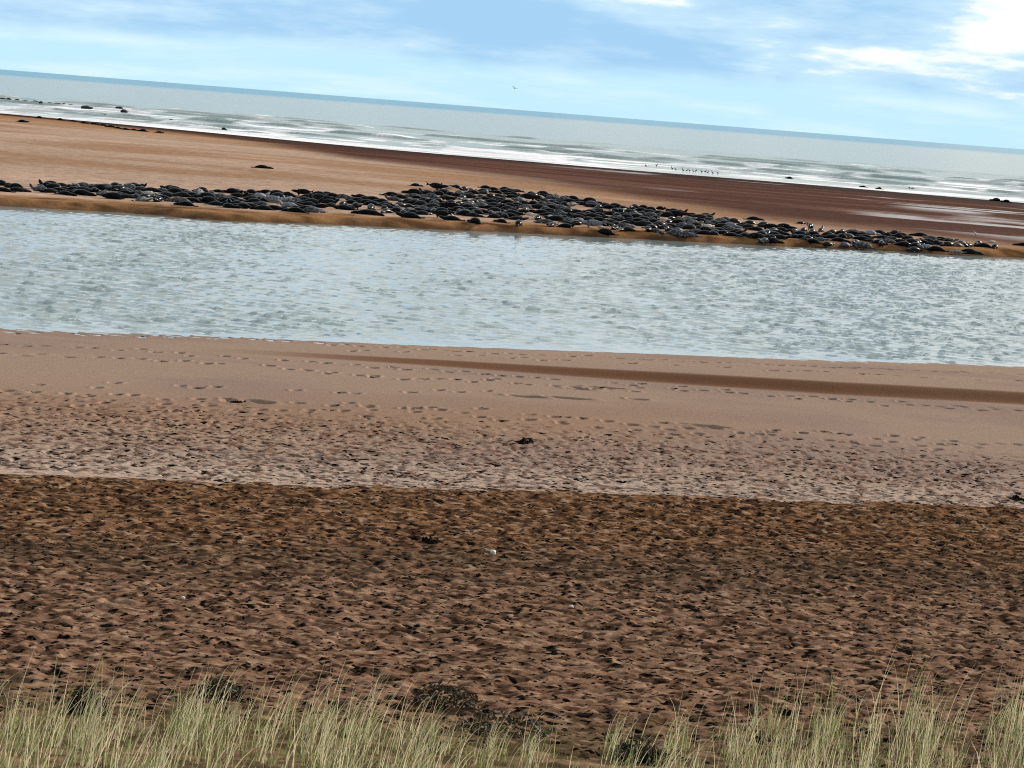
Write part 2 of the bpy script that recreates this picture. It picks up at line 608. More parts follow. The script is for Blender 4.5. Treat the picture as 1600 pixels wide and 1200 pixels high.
def tile_sample(tile, L, X, Y):
    n = tile.shape[0]
    fx = (X / L * n) % n
    fy = (Y / L * n) % n
    i = np.floor(fx).astype(int) % n
    j = np.floor(fy).astype(int) % n
    a = fx - np.floor(fx)
    b = fy - np.floor(fy)
    i1 = (i + 1) % n
    j1 = (j + 1) % n
    return (tile[j, i] * (1 - a) + tile[j, i1] * a) * (1 - b) + (tile[j1, i] * (1 - a) + tile[j1, i1] * a) * b


def water_material(name, base, rough, n_scale, bump, dist, foam=False, deep=None, ior=1.33):
    mt, t, b = new_mat(name)
    pos = t.node('ShaderNodeNewGeometry').outputs['Position']
    v1 = t.noise(t.scale(pos, n_scale), 1.0, 5, 0.6, 0.3)
    c = base
    ro = rough
    if deep:
        s = t.node('ShaderNodeSeparateXYZ')
        t.put(s.inputs[0], pos)
        k = t.smooth(s.outputs[1], 2300, 3600)
        c = t.mix(k, base, deep)
        t.put(b.inputs['Specular IOR Level'], t.math('SUBTRACT', 0.36, t.math('MULTIPLY', k, 0.26)))
    if foam:
        a = t.node('ShaderNodeAttribute', attribute_name='foam').outputs['Fac']
        c = t.mix(a, c, (0.86, 0.87, 0.88))
        ro = t.math('ADD', rough, t.math('MULTIPLY', a, 0.5))
    t.put(b.inputs['Base Color'], c)
    t.put(b.inputs['Roughness'], ro)
    b.inputs['IOR'].default_value = ior
    bp = t.node('ShaderNodeBump')
    t.put(bp.inputs['Height'], v1)
    bp.inputs['Strength'].default_value = bump
    bp.inputs['Distance'].default_value = dist
    t.t.links.new(bp.outputs[0], b.inputs['Normal'])
    return mt


M_CHANNEL = water_material('channel_water', (0.21, 0.275, 0.285), 0.03, (3.0, 7.0, 2.0), 0.25, 0.02, ior=1.56)
M_SEA = water_material('sea_water', (0.22, 0.295, 0.285), 0.22, (0.10, 0.55, 0.3), 0.6, 0.5, foam=True, deep=(0.0, 0.21, 0.34))

xs = span((-900, -200, 50), (-200, -52, 8), (-52, 52, 0.22), (52, 200, 8), (200, 900, 50))
ys = span((62, 158, 0.15), (158, 185, 5))
X, Y = np.meshgrid(xs, ys)
t1 = wave_tile(512, 51.2, 0.45, 1.25, R(78), 0.60, 1.0, 71)
t1 = t1 + 0.10 * (t1 * t1 - 1)
t2 = wave_tile(256, 83.0, 2.2, 9.0, R(98), 0.45, 1.6, 72)
edge_fade = sstep(np.minimum(Y - near_edge(X), far_edge(X) - Y), -0.2, 2.5)
gust = 0.55 + 0.9 * sstep(fbm(X * 0.05, Y * 0.05, 3, 73), 0.35, 0.65)
far_calm = 1 - 0.6 * sstep(far_edge(X) - Y, 14, 2)
inner = (np.abs(X) < 51.9) & (Y > 62.5) & (Y < 157.9)
Z = np.where(inner, (0.026 * tile_sample(t1, 51.2, X, Y + 0.10 * tile_sample(t1, 51.2, X, Y)) + 0.011 * tile_sample(t2, 83.0, X, Y)) * gust * (0.35 + 0.65 * edge_fade) * far_calm, 0)
grid_object('channel_water', xs, ys, Z, M_CHANNEL)

xs = span((-40000, -4000, 6000), (-4000, -500, 500), (-500, -260, 40), (-260, 260, 1.4), (260, 500, 40), (500, 4000, 500), (4000, 40000, 6000))
ys = span((270, 640, 0.9), (640, 1000, 6), (1000, 4000, 200), (4000, 80000, 4000))
X, Y = np.meshgrid(xs, ys)
s = Y - sea_edge(X)
Z = np.zeros_like(X)
foam = np.zeros_like(X)
fx = sstep(260 - np.abs(X), 0, 20)
for k, (sk, hk, wk) in enumerate([(20, 0.3, 2), (36, 0.45, 2.2), (54, 0.6, 2.4), (76, 0.7, 2.6), (102, 0.8, 2.8), (132, 0.8, 3), (168, 0.7, 3.2), (212, 0.6, 3.5), (265, 0.5, 4)]):
    c = sk + 24 * (fbm(X * 0.014, X * 0 + k * 7.7, 5, 80 + k, 0.55) - 0.5) + 0.05 * X
    on = sstep(fbm(X * 0.045, X * 0 + k * 3.3, 3, 90 + k), 0.40, 0.60)
    d = s - c
    prof = np.where(d < 0, np.exp(-(d / (0.45 * wk)) ** 2), np.exp(-(d / (1.6 * wk)) ** 2))
    Z += 1.1 * hk * on * prof * fx
    brk = sstep(fbm(X * 0.045, X * 0 + k * 5.1, 3, 110 + k), 0.36 + 0.03 * k, 0.46 + 0.03 * k)
    foam += brk * np.exp(-((d - 4.0) / 5.0) ** 2) * 1.3
swash = sstep(s, 36 + 34 * (fbm(X * 0.015, Y * 0.0, 4, 120) - 0.5), 12)
patch = sstep(fbm(X * 0.08, Y * 0.07, 4, 131, 0.6), 0.44, 0.54)
strip = sstep(fbm(X * 0.03, Y * 0.10, 4, 132, 0.6), 0.50, 0.58)
foam = np.clip(foam * (0.15 + 0.85 * patch) + swash * (0.45 + 0.55 * strip) + strip * patch * sstep(s, 230, 120), 0, 1)
foam = np.where(np.abs(X) < 300, foam, 0)
ts = wave_tile(256, 160.0, 4.0, 22.0, R(86), 0.5, 1.4, 75)
Z += np.where((np.abs(X) < 258) & (Y < 640), 0.06 * tile_sample(ts, 160.0, X, Y) * sstep(s, 0, 40), 0)
grid_object('sea', xs, ys, Z, M_SEA, {'foam': foam})


# ------------------------------------------------------------------ seals
def ring_loft(bm, spine, rad, seg=12, flat=0.86):
    rings = []
    n = len(spine)
    for i, p in enumerate(spine):
        a = Vector(spine[max(i - 1, 0)])
        b = Vector(spine[min(i + 1, n - 1)])
        tdir = (b - a).normalized()
        side = tdir.cross(Vector((0, 0, 1)))
        side = side.normalized() if side.length > 1e-4 else Vector((0, 1, 0))
        up = side.cross(tdir).normalized()
        ring = []
        for k in range(seg):
            th = 2 * math.pi * k / seg
            ring.append(bm.verts.new(Vector(p) + side * math.cos(th) * rad[i] + up * math.sin(th) * rad[i] * flat))
        rings.append(ring)
    for r0, r1 in zip(rings, rings[1:]):
        for k in range(seg):
            bm.faces.new((r0[k], r0[(k + 1) % seg], r1[(k + 1) % seg], r1[k]))
    bm.faces.new(rings[0][::-1])
    bm.faces.new(rings[-1])


def blob(bm, loc, size, rot=(0, 0, 0)):
    mat = Matrix.Translation(loc) @ Matrix.Rotation(rot[2], 4, 'Z') @ Matrix.Rotation(rot[1], 4, 'Y') @ Matrix.Rotation(rot[0], 4, 'X') @ Matrix.Diagonal((*size, 1))
    bmesh.ops.create_uvsphere(bm, u_segments=10, v_segments=7, radius=1.0, matrix=mat)


SEAL_RAD = [0.05, 0.085, 0.14, 0.19, 0.23, 0.255, 0.265, 0.265, 0.25, 0.225, 0.19, 0.165, 0.155, 0.135, 0.09, 0.05]


def seal_mesh(name, lift_head, lift_tail, bend, fat, roll, head_turn=0.0):
    """one continuous seal: plump body tapering to a neck and a blunt-nosed head, fore flippers, fanned hind flippers"""
    bm = bmesh.new()
    n = len(SEAL_RAD)
    spine = []
    rad = [r * (fat if 2 < i < 10 else 1.0) for i, r in enumerate(SEAL_RAD)]
    for i in range(n):
        q = i / (n - 1)
        x = -1.1 + 2.2 * q
        z = rad[i] * 0.80
        hq = max(0.0, (q - 0.62) / 0.38)
        tq = max(0.0, (0.30 - q) / 0.30)
        z += lift_head * hq ** 1.25 + lift_tail * tq ** 1.5
        x -= 0.55 * lift_head * hq ** 1.6
        y = bend * ((q - 0.5) * 2) ** 2 + head_turn * hq ** 1.5
        spine.append((x, y, z))
    ring_loft(bm, spine, rad)
    hx, hy, hz = spine[-4]
    nx_, ny_, nz_ = spine[-1]
    d = (Vector(spine[-1]) - Vector(spine[-4])).normalized()
    blob(bm, Vector(spine[-3]) - Vector((0, 0, 0.01)), (0.155, 0.135, 0.125), (0, -math.asin(d.z), math.atan2(d.y, d.x)))
    for sgn in (-1, 1):
        s7 = Vector(spine[10])
        blob(bm, s7 + Vector((-0.06, sgn * 0.24, -0.10)), (0.19, 0.095, 0.035), (sgn * 0.5, 0.25, sgn * 2.2))
        s0 = Vector(spine[0])
        blob(bm, s0 + Vector((-0.11, sgn * 0.075, 0.02)), (0.17, 0.06, 0.05), (0, 0.25 if lift_tail > 0.1 else 0.05, -sgn * 0.35))
    if roll:
        bmesh.ops.transform(bm, matrix=Matrix.Rotation(roll, 4, 'X'), verts=bm.verts)
        zmin = min(v.co.z for v in bm.verts)
        bmesh.ops.translate(bm, vec=(0, 0, -zmin), verts=bm.verts)
    me = bpy.data.meshes.new(name)
    bm.to_mesh(me)
    bm.free()
    tmp = bpy.data.objects.new('seal_shape', me)
    col.objects.link(tmp)
    rm = tmp.modifiers.new('skin', 'REMESH')
    rm.mode = 'VOXEL'
    rm.voxel_size = 0.034
    sm = tmp.modifiers.new('soft', 'SMOOTH')
    sm.factor = 0.5
    sm.iterations = 2
    dg = bpy.context.evaluated_depsgraph_get()
    dg.update()
    out = bpy.data.meshes.new_from_object(tmp.evaluated_get(dg))
    out.name = name
    bpy.data.objects.remove(tmp)
    out.polygons.foreach_set('use_smooth', [True] * len(out.polygons))
    out.materials.clear()
    out.materials.append(None)
    return out


POSES = [
    # mesh, phrase
    (seal_mesh('seal_flat', 0.03, 0.02, 0.05, 1.0, 0), 'flat on its belly'),
    (seal_mesh('seal_head_up', 0.30, 0.03, -0.06, 1.05, 0), 'with head raised'),
    (seal_mesh('seal_banana', 0.24, 0.20, 0.0, 1.08, 0), 'with tail curled up'),
    (seal_mesh('seal_side', 0.02, 0.02, 0.14, 1.1, R(70)), 'rolled on its side'),
    (seal_mesh('seal_bent', 0.10, 0.05, 0.30, 1.0, 0, 0.12), 'with body bent'),
    (seal_mesh('seal_fat', 0.08, 0.02, 0.02, 1.2, 0), 'slumped fat'),
    (seal_mesh('seal_alert', 0.55, 0.05, 0.04, 1.05, 0, -0.1), 'neck stretched tall'),
]


def coat(name, c1, c2, lo, hi, belly, rough):
    mt, t, b = new_mat(name)
    tcn = t.node('ShaderNodeTexCoord')
    rnd = t.node('ShaderNodeObjectInfo').outputs['Random']
    v = t.node('ShaderNodeVectorMath', operation='ADD')
    t.put(v.inputs[0], tcn.outputs['Object'])
    t.put(v.inputs[1], t.comb(t.math('MULTIPLY', rnd, 37.0), 0.0, 0.0))
    n = t.noise(v.outputs[0], 5.0, 4, 0.65)
    c = t.mix(t.smooth(n, lo, hi), c1, c2)
    s = t.node('ShaderNodeSeparateXYZ')
    t.put(s.inputs[0], tcn.outputs['Object'])
    c = t.mix(t.smooth(s.outputs[2], 0.16, 0.04, 0, 0.6), c, belly)
    t.put(b.inputs['Base Color'], c)
    b.inputs['Roughness'].default_value = rough
    b.inputs['Specular IOR Level'].default_value = 0.08
    return mt


COATS = {
    'black': coat('black_coat', (0.004, 0.004, 0.005), (0.012, 0.012, 0.012), 0.4, 0.7, (0.006, 0.006, 0.006), 0.27),
    'dark grey': coat('dark_grey_coat', (0.008, 0.008, 0.009), (0.04, 0.038, 0.036), 0.48, 0.65, (0.014, 0.013, 0.012), 0.27),
    'mottled grey': coat('mottled_coat', (0.05, 0.055, 0.06), (0.20, 0.20, 0.20), 0.48, 0.58, (0.10, 0.10, 0.095), 0.5),
    'pale silver': coat('silver_coat', (0.15, 0.17, 0.19), (0.34, 0.36, 0.38), 0.45, 0.65, (0.20, 0.20, 0.20), 0.5),
    'cream': coat('cream_coat', (0.50, 0.46, 0.40), (0.66, 0.62, 0.55), 0.40, 0.65, (0.40, 0.36, 0.30), 0.75),
}
COAT_ORDER = ['black', 'dark grey', 'mottled grey', 'pale silver', 'cream']

proto = {}
seal_count = 0


def place_seal(px, py, coat_name, pose, heading, size):
    """a seal on the sand where the photograph shows it; copies share the mesh of their pose"""
    global seal_count
    x, y, z = at(px, py)
    if pose not in proto:
        o = bpy.data.objects.new('seal', POSES[pose][0])
        proto[pose] = o
    else:
        o = proto[pose].copy()
    col.objects.link(o)
    o.material_slots[0].link = 'OBJECT'
    o.material_slots[0].material = COATS[coat_name]
    o.location = (x, y, max(z, 0.0) - 0.03)
    o.rotation_euler = (random.uniform(-0.06, 0.06), 0, heading)
    o.scale = (size * random.uniform(0.93, 1.08), size, size * random.uniform(0.92, 1.1))
    seal_count += 1
    return o


def heading():
    h = random.gauss(0, 0.55) + (0 if random.random() < 0.5 else math.pi)
    if random.random() < 0.22:
        h = random.uniform(0, 2 * math.pi)
    return h


# the loners around the herd, one by one
LONERS = [
    (412, 263, 'black', 0, 0.15, 1.0, 'lone black seal far out on the pale sand, well behind the herd'),
    (2, 290, 'black', 5, 0.4, 0.95, 'black seal cut by the left picture edge, the farther of the two there'),
    (1, 299, 'black', 0, 3.0, 0.9, 'black seal cut by the left picture edge, the nearer of the two there'),
    (22, 294, 'black', 5, 2.9, 0.85, 'black seal in the gap before the herd, humped above a flatter neighbour'),
    (30, 299, 'dark grey', 0, 0.2, 0.9, 'dark flat seal in the gap before the herd, below a humped one'),
    (942, 369, 'black', 5, 3.0, 1.0, 'black seal apart from the herd, right down on the bank above the channel'),
    (651, 291, 'black', 5, 0.3, 0.75, 'small black seal alone on the sand just behind the herd where it broadens'),
    (644, 303, 'black', 5, 3.1, 1.05, 'fat black seal set off on the sand at the notch behind the herd'),
    (1180, 344, 'black', 0, 0.1, 1.0, 'black seal alone on brown sand behind the right half of the herd'),
    (1106, 338, 'dark grey', 6, 0.1, 0.9, 'dark seal sitting bolt upright at the back edge of the herd'),
    (1252, 350, 'black', 5, 0.3, 0.6, 'small black seal by itself behind the right tail of the herd'),
    (1435, 369, 'black', 0, 3.1, 1.0, 'black seal stretched out just behind the thin right end of the herd'),
    (1517, 394, 'black', 0, 0.05, 1.15, 'long black seal nearest the channel at the right end of the herd'),
    (1554, 388, 'black', 5, 1.3, 0.95, 'black seal lying end-on beyond the right end of the herd'),
    (1597, 384, 'black', 0, 3.0, 0.9, 'black seal cut by the right picture edge on the brown sand'),
    (1551, 379, 'cream', 5, 0.2, 0.5, 'little cream pup behind the end-on seal past the right end of the herd'),
    (1362, 367, 'pale silver', 5, 0.4, 1.0, 'bright silver seal standing out in the right tail of the herd'),
]
for px, py, ct, ps, hd, sz, lab in LONERS:
    tag(place_seal(px, py, ct, ps, hd, sz), lab, 'seal', 'grey seals of the herd')

TOP = [(60, 289), (130, 290), (200, 291), (260, 296), (320, 299), (400, 301), (470, 305), (530, 306), (600, 306), (650, 306), (670, 295),
       (700, 292), (760, 294), (810, 299), (870, 307), (920, 315), (980, 323), (1050, 327), (1070, 334), (1110, 342), (1150, 348),
       (1200, 353), (1260, 357), (1310, 361), (1400, 366), (1440, 371), (1470, 374), (1535, 382)]
BOT = [(60, 303), (130, 306), (180, 312), (260, 319), (340, 326), (400, 329), (440, 335), (500, 333), (560, 335), (620, 339), (700, 346),
       (770, 352), (850, 354), (900, 360), (960, 362), (1000, 364), (1050, 368), (1100, 371), (1150, 375), (1200, 378), (1240, 380),
       (1300, 382), (1370, 386), (1450, 391), (1500, 393), (1535, 391)]
tx, ty = zip(*TOP)
bx_, by_ = zip(*BOT)
pts = []
tries = 0
taken = [(p[0], p[1]) for p in LONERS]
while len(pts) < 285 and tries < 60000:
    tries += 1
    px = random.uniform(58, 1538)
    t0 = float(np.interp(px, tx, ty))
    b0 = float(np.interp(px, bx_, by_))
    py = random.uniform(t0, b0)
    k = 1.0 if px < 1200 else 1.0
    ok = True
    for qx, qy in taken:
        if abs(qx - px) < 25 and abs(qy - py) < 12 and ((qx - px) / 15.0) ** 2 + ((qy - py) / 4.4) ** 2 < 1:
            ok = False
            break
    if not ok:
        continue
    taken.append((px, py))
    pts.append((px, py, (py - t0) / max(b0 - t0, 1)))

STRETCH = [(170, "herd's left tip"), (330, "herd's left arm"), (500, "herd's left half"), (650, "herd's narrow waist"),
           (780, "herd's wide left-centre"), (920, "herd's wide right-centre"), (1060, "herd's tapering part"),
           (1200, "herd's right half"), (1350, "herd's right tail"), (9999, "herd's right end")]
# past three hundred single seals, the rest of the herd's back rows as one mass
SV, SF, SM = [], [], []
low = {}
for q in (0, 1, 4, 5):
    o = bpy.data.objects.new('seal_low', POSES[q][0].copy())
    o.data.materials.clear()
    col.objects.link(o)
    dm = o.modifiers.new('fewer', 'DECIMATE')
    dm.ratio = 0.16
    dg = bpy.context.evaluated_depsgraph_get()
    dg.update()
    me = o.evaluated_get(dg).to_mesh()
    low[q] = ([v.co.copy() for v in me.vertices], [tuple(f.vertices) for f in me.polygons])
    o.evaluated_get(dg).to_mesh_clear()
    bpy.data.objects.remove(o)
n_rest = 0
while n_rest < 230:
    px = random.uniform(62, 1500) if random.random() < 0.45 else random.uniform(640, 1120)
    t0 = float(np.interp(px, tx, ty))
    b0 = float(np.interp(px, bx_, by_))
    py = random.uniform(t0, t0 + 0.8 * (b0 - t0))
    if any(((a - px) / 11.0) ** 2 + ((b - py) / 3.2) ** 2 < 1 for a, b in taken if abs(a - px) < 12):
        if random.random() < 0.97:
            continue
    taken.append((px, py))
    x, y, z = at(px, py)
    vv, ff = low[random.choice((0, 1, 4, 5))]
    mt = Matrix.Translation((x, y, z - 0.03)) @ Matrix.Rotation(heading(), 4, 'Z') @ Matrix.Scale(random.uniform(0.85, 1.05), 4)
    b1 = len(SV)
    SV += [tuple(mt @ v) for v in vv]
    SF += [tuple(i + b1 for i in f) for f in ff]
    SM += [random.choices((0, 1, 2), (8, 3, 2))[0]] * len(ff)
    n_rest += 1
o = mesh_object('seal_mass', SV, SF, COATS['black'], True, mats=[COATS['dark grey'], COATS['mottled grey']])
o.data.polygons.foreach_set('material_index', SM)
o['kind'] = 'stuff'
o['label'] = 'rest of the seals packed into the back rows of the herd'
records = []
for px, py, q in pts:
    c = random.choices(COAT_ORDER, (62, 18, 14, 3, 3))[0]
    if c == 'cream':
        size, pose = random.uniform(0.5, 0.62), random.choice((0, 5, 3))
    else:
        size = random.choices((random.uniform(0.74, 0.79), random.uniform(0.86, 1.0), random.uniform(1.08, 1.15)), (15, 65, 20))[0]
        pose = random.choices(range(7), (22, 22, 14, 9, 14, 11, 8))[0]
    o = place_seal(px, py, c, pose, heading(), size)
    row = 'back edge' if q < 0.2 else 'front edge' if q > 0.8 else 'middle row'
    where = next(s for lim, s in STRETCH if px < lim)
    if c == 'cream':
        who = 'cream pup'
    elif size < 0.8:
        who = 'small ' + c + ' seal'
    elif size > 1.07:
        who = 'big ' + c + ' seal'
    else:
        who = c + ' seal'
    records.append((px, o, who, POSES[pose][1], row, where))
byl = {}
for r in records:
    byl.setdefault(r[2:], []).append(r)
ORD = ['leftmost', 'second from left', 'third from left', 'fourth from left', 'fifth from left', 'sixth from left']
for key, rs in byl.items():
    rs.sort(key=lambda r: r[0])
    who, how, row, where = key
    base = f'{who} {how}, {row}, {where}'
    for k, r in enumerate(rs):
        if len(rs) == 1:
            lab = base
        elif k == len(rs) - 1:
            lab = base + ', rightmost'
        else:
            lab = base + ', ' + ORD[k]
        assert len(lab.split()) <= 16, lab
        tag(r[1], lab, 'seal', 'grey seals of the herd')

# seals hauled out along the tide line, far behind
TIDE = [(36, 191), (60, 184), (95, 188), (113, 190), (132, 193), (148, 195), (160, 196.5), (172, 199), (185, 201), (197, 203), (210, 204),
        (222, 205.5), (250, 208), (163, 188), (266, 197), (284, 199), (308, 203), (350, 207), (390, 212),
        (1232, 283.5), (1347, 294.5), (1373, 297), (1424, 300), (1555, 314), (1571, 316)]
TL = ['small dark seal on orange sand below the far left tide line', 'dark seal at the far left tide line, first before the long row',
      'dark seal between the first tide line seal and the long row', 'dark seal just left of the long row on the wet left shore']
TL += [f'dark seal in the long row on the wet left shore, {n}' for n in ('leftmost', 'second from left', 'third from left', 'fourth from left', 'middle one',
                                                                        'fourth from right', 'third from right', 'second from right')]
TL += ['dark seal alone to the right of the long row on the wet left shore', 'dark seal at the white surf edge above the long row',
       'dark seal at the surf edge right of the long row, leftmost of five', 'dark seal at the surf edge right of the long row, second of five',
       'dark seal at the surf edge right of the long row, third of five', 'dark seal at the surf edge right of the long row, fourth of five',
       'dark seal at the surf edge right of the long row, last of five',
       'dark seal at the surf edge just right of the standing birds', 'dark seal at the right surf edge, left one of a near pair',
       'dark seal at the right surf edge, right one of a near pair', 'dark seal with raised head alone at the right surf edge',
       'big dark seal at the surf edge by the right picture edge', 'dark seal beside a bigger one at the right picture edge surf']
for k, (px, py) in enumerate(TIDE):
    big = 1.25 if k in (23,) else random.uniform(0.85, 1.1)
    pose = 6 if 'raised head' in TL[k] else random.choice((0, 5, 4))
    tag(place_seal(px, py, 'black', pose, random.gauss(0, 0.3) + (math.pi if random.random() < 0.5 else 0), big), TL[k], 'seal', 'seals along the tide line')


# ------------------------------------------------------------------ birds
M_BIRD = plain('dark_plumage', (0.025, 0.025, 0.03), 0.6)
M_GULL = plain('white_plumage', (0.78, 0.78, 0.76), 0.6, 0.08)
M_LEG = plain('bird_leg', (0.05, 0.04, 0.03), 0.6)


def standing_bird(x, y, z, size, mat, face, neck):
    bm = bmesh.new()
    spine = [(-0.30, 0, 0.30), (-0.20, 0, 0.34), (-0.05, 0, 0.40), (0.08, 0, 0.46), (0.15, 0, 0.55), (0.16, 0, 0.55 + 0.12 * neck),
             (0.17, 0, 0.58 + 0.22 * neck), (0.23, 0, 0.60 + 0.25 * neck), (0.33, 0, 0.58 + 0.25 * neck)]
    ring_loft(bm, spine, [0.02, 0.06, 0.115, 0.11, 0.06, 0.04, 0.05, 0.04, 0.01], 8, 1.0)
    for sgn in (-1, 1):
        blob(bm, Vector((-0.08, sgn * 0.095, 0.40)), (0.20, 0.03, 0.075), (0, -0.4, 0))
    bm2 = bmesh.new()
    for sgn in (-1, 1):
        ring_loft(bm2, [(0, sgn * 0.05, 0.0), (0.0, sgn * 0.05, 0.34)], [0.016, 0.018], 6, 1.0)
        blob(bm2, Vector((0.04, sgn * 0.05, 0.01)), (0.06, 0.035, 0.01))
    me = bpy.data.meshes.new('bird')
    bm.to_mesh(me)
    bm.free()
    me.materials.append(mat)
    o = bpy.data.objects.new('bird', me)
    col.objects.link(o)
    ml = bpy.data.meshes.new('legs')
    bm2.to_mesh(ml)
    bm2.free()
    ml.materials.append(M_LEG)
    lg = bpy.data.objects.new('legs', ml)
    col.objects.link(lg)
    lg.parent = o
    o.location = (x, y, z)
    o.rotation_euler = (0, 0, face)
    o.scale = (size,) * 3
    return o


BIRDS = [(1050, 266), (1055, 267), (1067, 269), (1073, 269), (1077, 269), (1083, 270), (1087, 270), (1096, 271), (1102, 271), (1106, 272),
         (1113, 273), (1121, 273), (1026, 261), (1009, 262)]
BL = ['dark bird in the surf, left one of the pair before the flock', 'dark bird in the surf, right one of the pair before the flock']
BL += [f'dark standing bird of the flock at the surf edge, {n}' for n in ('leftmost', 'second from left', 'third from left', 'fourth from left', 'fifth from left',
                                                                       'fifth from right', 'fourth from right', 'third from right', 'second from right', 'rightmost')]
BL += ['dark bird alone in the surf left of the flock, nearer the flock', 'dark bird alone in the surf left of the flock, farther from it']
for (px, py), lab in zip(BIRDS, BL):
    x, y = on_plane(px, py, 0.05)
    tag(standing_bird(x, y, max(0.0, float(height(x, y))) + 0.02, random.uniform(0.85, 1.05), M_BIRD, random.uniform(-0.7, 0.7) + random.choice((0, math.pi)), random.uniform(0.7, 1.3)),
        lab, 'bird', 'dark birds standing in the surf')
x, y, z = at(1524, 370)
tag(standing_bird(x, y, z, 0.8, M_GULL, 2.8, 0.2), 'white gull standing on brown sand behind the right end of the herd', 'gull')

# the bird in the air over the sea
d = ray(804, 138)
p = Vector((0, 0, CAM_H)) + d * 330
bm = bmesh.new()
ring_loft(bm, [(-0.28, 0, 0), (-0.15, 0, 0.01), (0.05, 0, 0.02), (0.2, 0, 0.03), (0.32, 0, 0.03)], [0.02, 0.07, 0.09, 0.06, 0.015], 8, 0.9)
for sgn in (-1, 1):
    ws = [(0.12, 0.05, 0.03), (-0.06, 0.05, 0.02), (0.13, 0.38, 0.22), (-0.02, 0.38, 0.20), (0.02, 0.75, 0.16), (-0.02, 0.75, 0.15)]
    up_ = [bm.verts.new((a, sgn * b, c + 0.012)) for a, b, c in ws]
    dn_ = [bm.verts.new((a, sgn * b, c - 0.012)) for a, b, c in ws]
    for q in (0, 2):
        bm.faces.new((up_[q], up_[q + 2], up_[q + 3], up_[q + 1]))
        bm.faces.new((dn_[q], dn_[q + 1], dn_[q + 3], dn_[q + 2]))
        bm.faces.new((up_[q], dn_[q], dn_[q + 2], up_[q + 2]))
        bm.faces.new((up_[q + 1], up_[q + 3], dn_[q + 3], dn_[q + 1]))
    bm.faces.new((up_[4], dn_[4], dn_[5], up_[5]))
bmesh.ops.recalc_face_normals(bm, faces=bm.faces)
me = bpy.data.meshes.new('flying_bird')
bm.to_mesh(me)
bm.free()
me.materials.append(M_BIRD)
fb = bpy.data.objects.new('flying_bird', me)
col.objects.link(fb)
fb.location = p
fb.rotation_euler = (0.3, 0, 0.9)
tag(fb, 'tiny dark bird flying low over the sea horizon', 'bird')


# ------------------------------------------------------------------ rocks in the surf, stones, stick
M_ROCK = plain('dark_rock', (0.03, 0.028, 0.028), 0.7, 0.4, 3.0)
M_STONE = plain('white_stone', (0.72, 0.70, 0.66), 0.7, 0.12, 20.0)
M_STICK = plain('bleached_wood', (0.55, 0.44, 0.27), 0.8, 0.25, 30.0)


def lump(name, x, y, z, sx, sy, sz, mat, seed, sub=2):
    bm = bmesh.new()
    bmesh.ops.create_icosphere(bm, subdivisions=sub, radius=1.0)
    rr = random.Random(seed)
    ph = [rr.uniform(0, 6.28) for _ in range(6)]
    for v in bm.verts:
        c = v.co
        k = 1 + 0.16 * math.sin(3.1 * c.x + ph[0]) + 0.14 * math.sin(3.7 * c.y + ph[1]) + 0.12 * math.sin(4.3 * c.z + ph[2]) + 0.08 * math.sin(7 * c.x + 5 * c.y + ph[3])
        v.co = Vector((c.x * sx * k, c.y * sy * k, c.z * sz * k))
    me = bpy.data.meshes.new(name)
    bm.to_mesh(me)
    bm.free()
    me.polygons.foreach_set('use_smooth', [True] * len(me.polygons))
    me.materials.append(mat)
    o = bpy.data.objects.new(name, me)
    col.objects.link(o)
    o.location = (x, y, z)
    return o


ROCKS = [(5, 157.5, 2.2), (14, 158, 2.4), (26, 160, 2.0), (38, 161, 2.2), (54, 162.5, 2.6), (64, 164, 2.0), (80, 165, 2.6), (90, 166, 2.4), (99, 166.5, 2.2),
         (109, 167.5, 2.4), (136, 170.5, 3.0), (186, 171, 1.8), (166, 168.5, 2.2), (194, 176, 2.0)]
RN = ['leftmost of ten', 'second of ten from left', 'third of ten from left', 'fourth of ten from left', 'fifth of ten from left', 'sixth of ten from left',
      'seventh of ten from left', 'eighth of ten from left', 'ninth of ten from left', 'rightmost of ten']
RL = ['dark rock in the broken line across the left surf, ' + n for n in RN] + [
    'dark rock in the surf just past the right end of the rock line', 'dark rock in the surf, upper right of the rock line and farthest right',
    'low dark rock in the surf above the loose rock past the line', 'low dark rock in the surf right of the line, nearest the shore']
for k, ((px, py, wd), lab) in enumerate(zip(ROCKS, RL)):
    x, y = on_plane(px, py, 0.0)
    tag(lump('rock', x, y, 0.42, wd * 0.55, 0.8, 0.6, M_ROCK, 300 + k), lab, 'rock', 'dark rocks in the surf')

for k, (px, py, s_, lab) in enumerate([(770, 866, 0.052, 'white stone on the brown churned sand near the middle, biggest of three'),
                                      (286, 936, 0.030, 'small white stone on the brown sand at the left'),
                                      (892, 951, 0.028, 'small whitish stone on brown sand below the biggest one')]):
    x, y, z = at(px, py)
    z = ground(x, y)
    tag(lump('stone', x, y, z + s_ * 0.6, s_ * 1.35, s_ * 1.1, s_ * 0.9, M_STONE, 400 + k), lab, 'stone', 'white stones on the sand')
x, y, z = at(268, 857)
bm = bmesh.new()
ring_loft(bm, [(-0.16, 0, 0.03), (-0.08, 0.01, 0.055), (0.02, 0.0, 0.075), (0.10, 0.02, 0.10), (0.15, 0.03, 0.12)], [0.014, 0.02, 0.022, 0.018, 0.010], 7, 1.0)
me = bpy.data.meshes.new('stick')
bm.to_mesh(me)
bm.free()
me.materials.append(M_STICK)
st_ = bpy.data.objects.new('stick', me)
col.objects.link(st_)
st_.location = (x, y, ground(x, y) + 0.02)
tag(st_, 'short bleached stick lying on the brown sand at the left', 'stick')


# ------------------------------------------------------------------ dark shreds added as footprint shade, and seaweed clumps
M_SHADE_WRACK = plain('pit_shade_and_wrack', (0.012, 0.008, 0.005), 0.9, 0.5, 6.0, 0.04)  # colours the added pit-shade shreds as well as the seaweed clumps


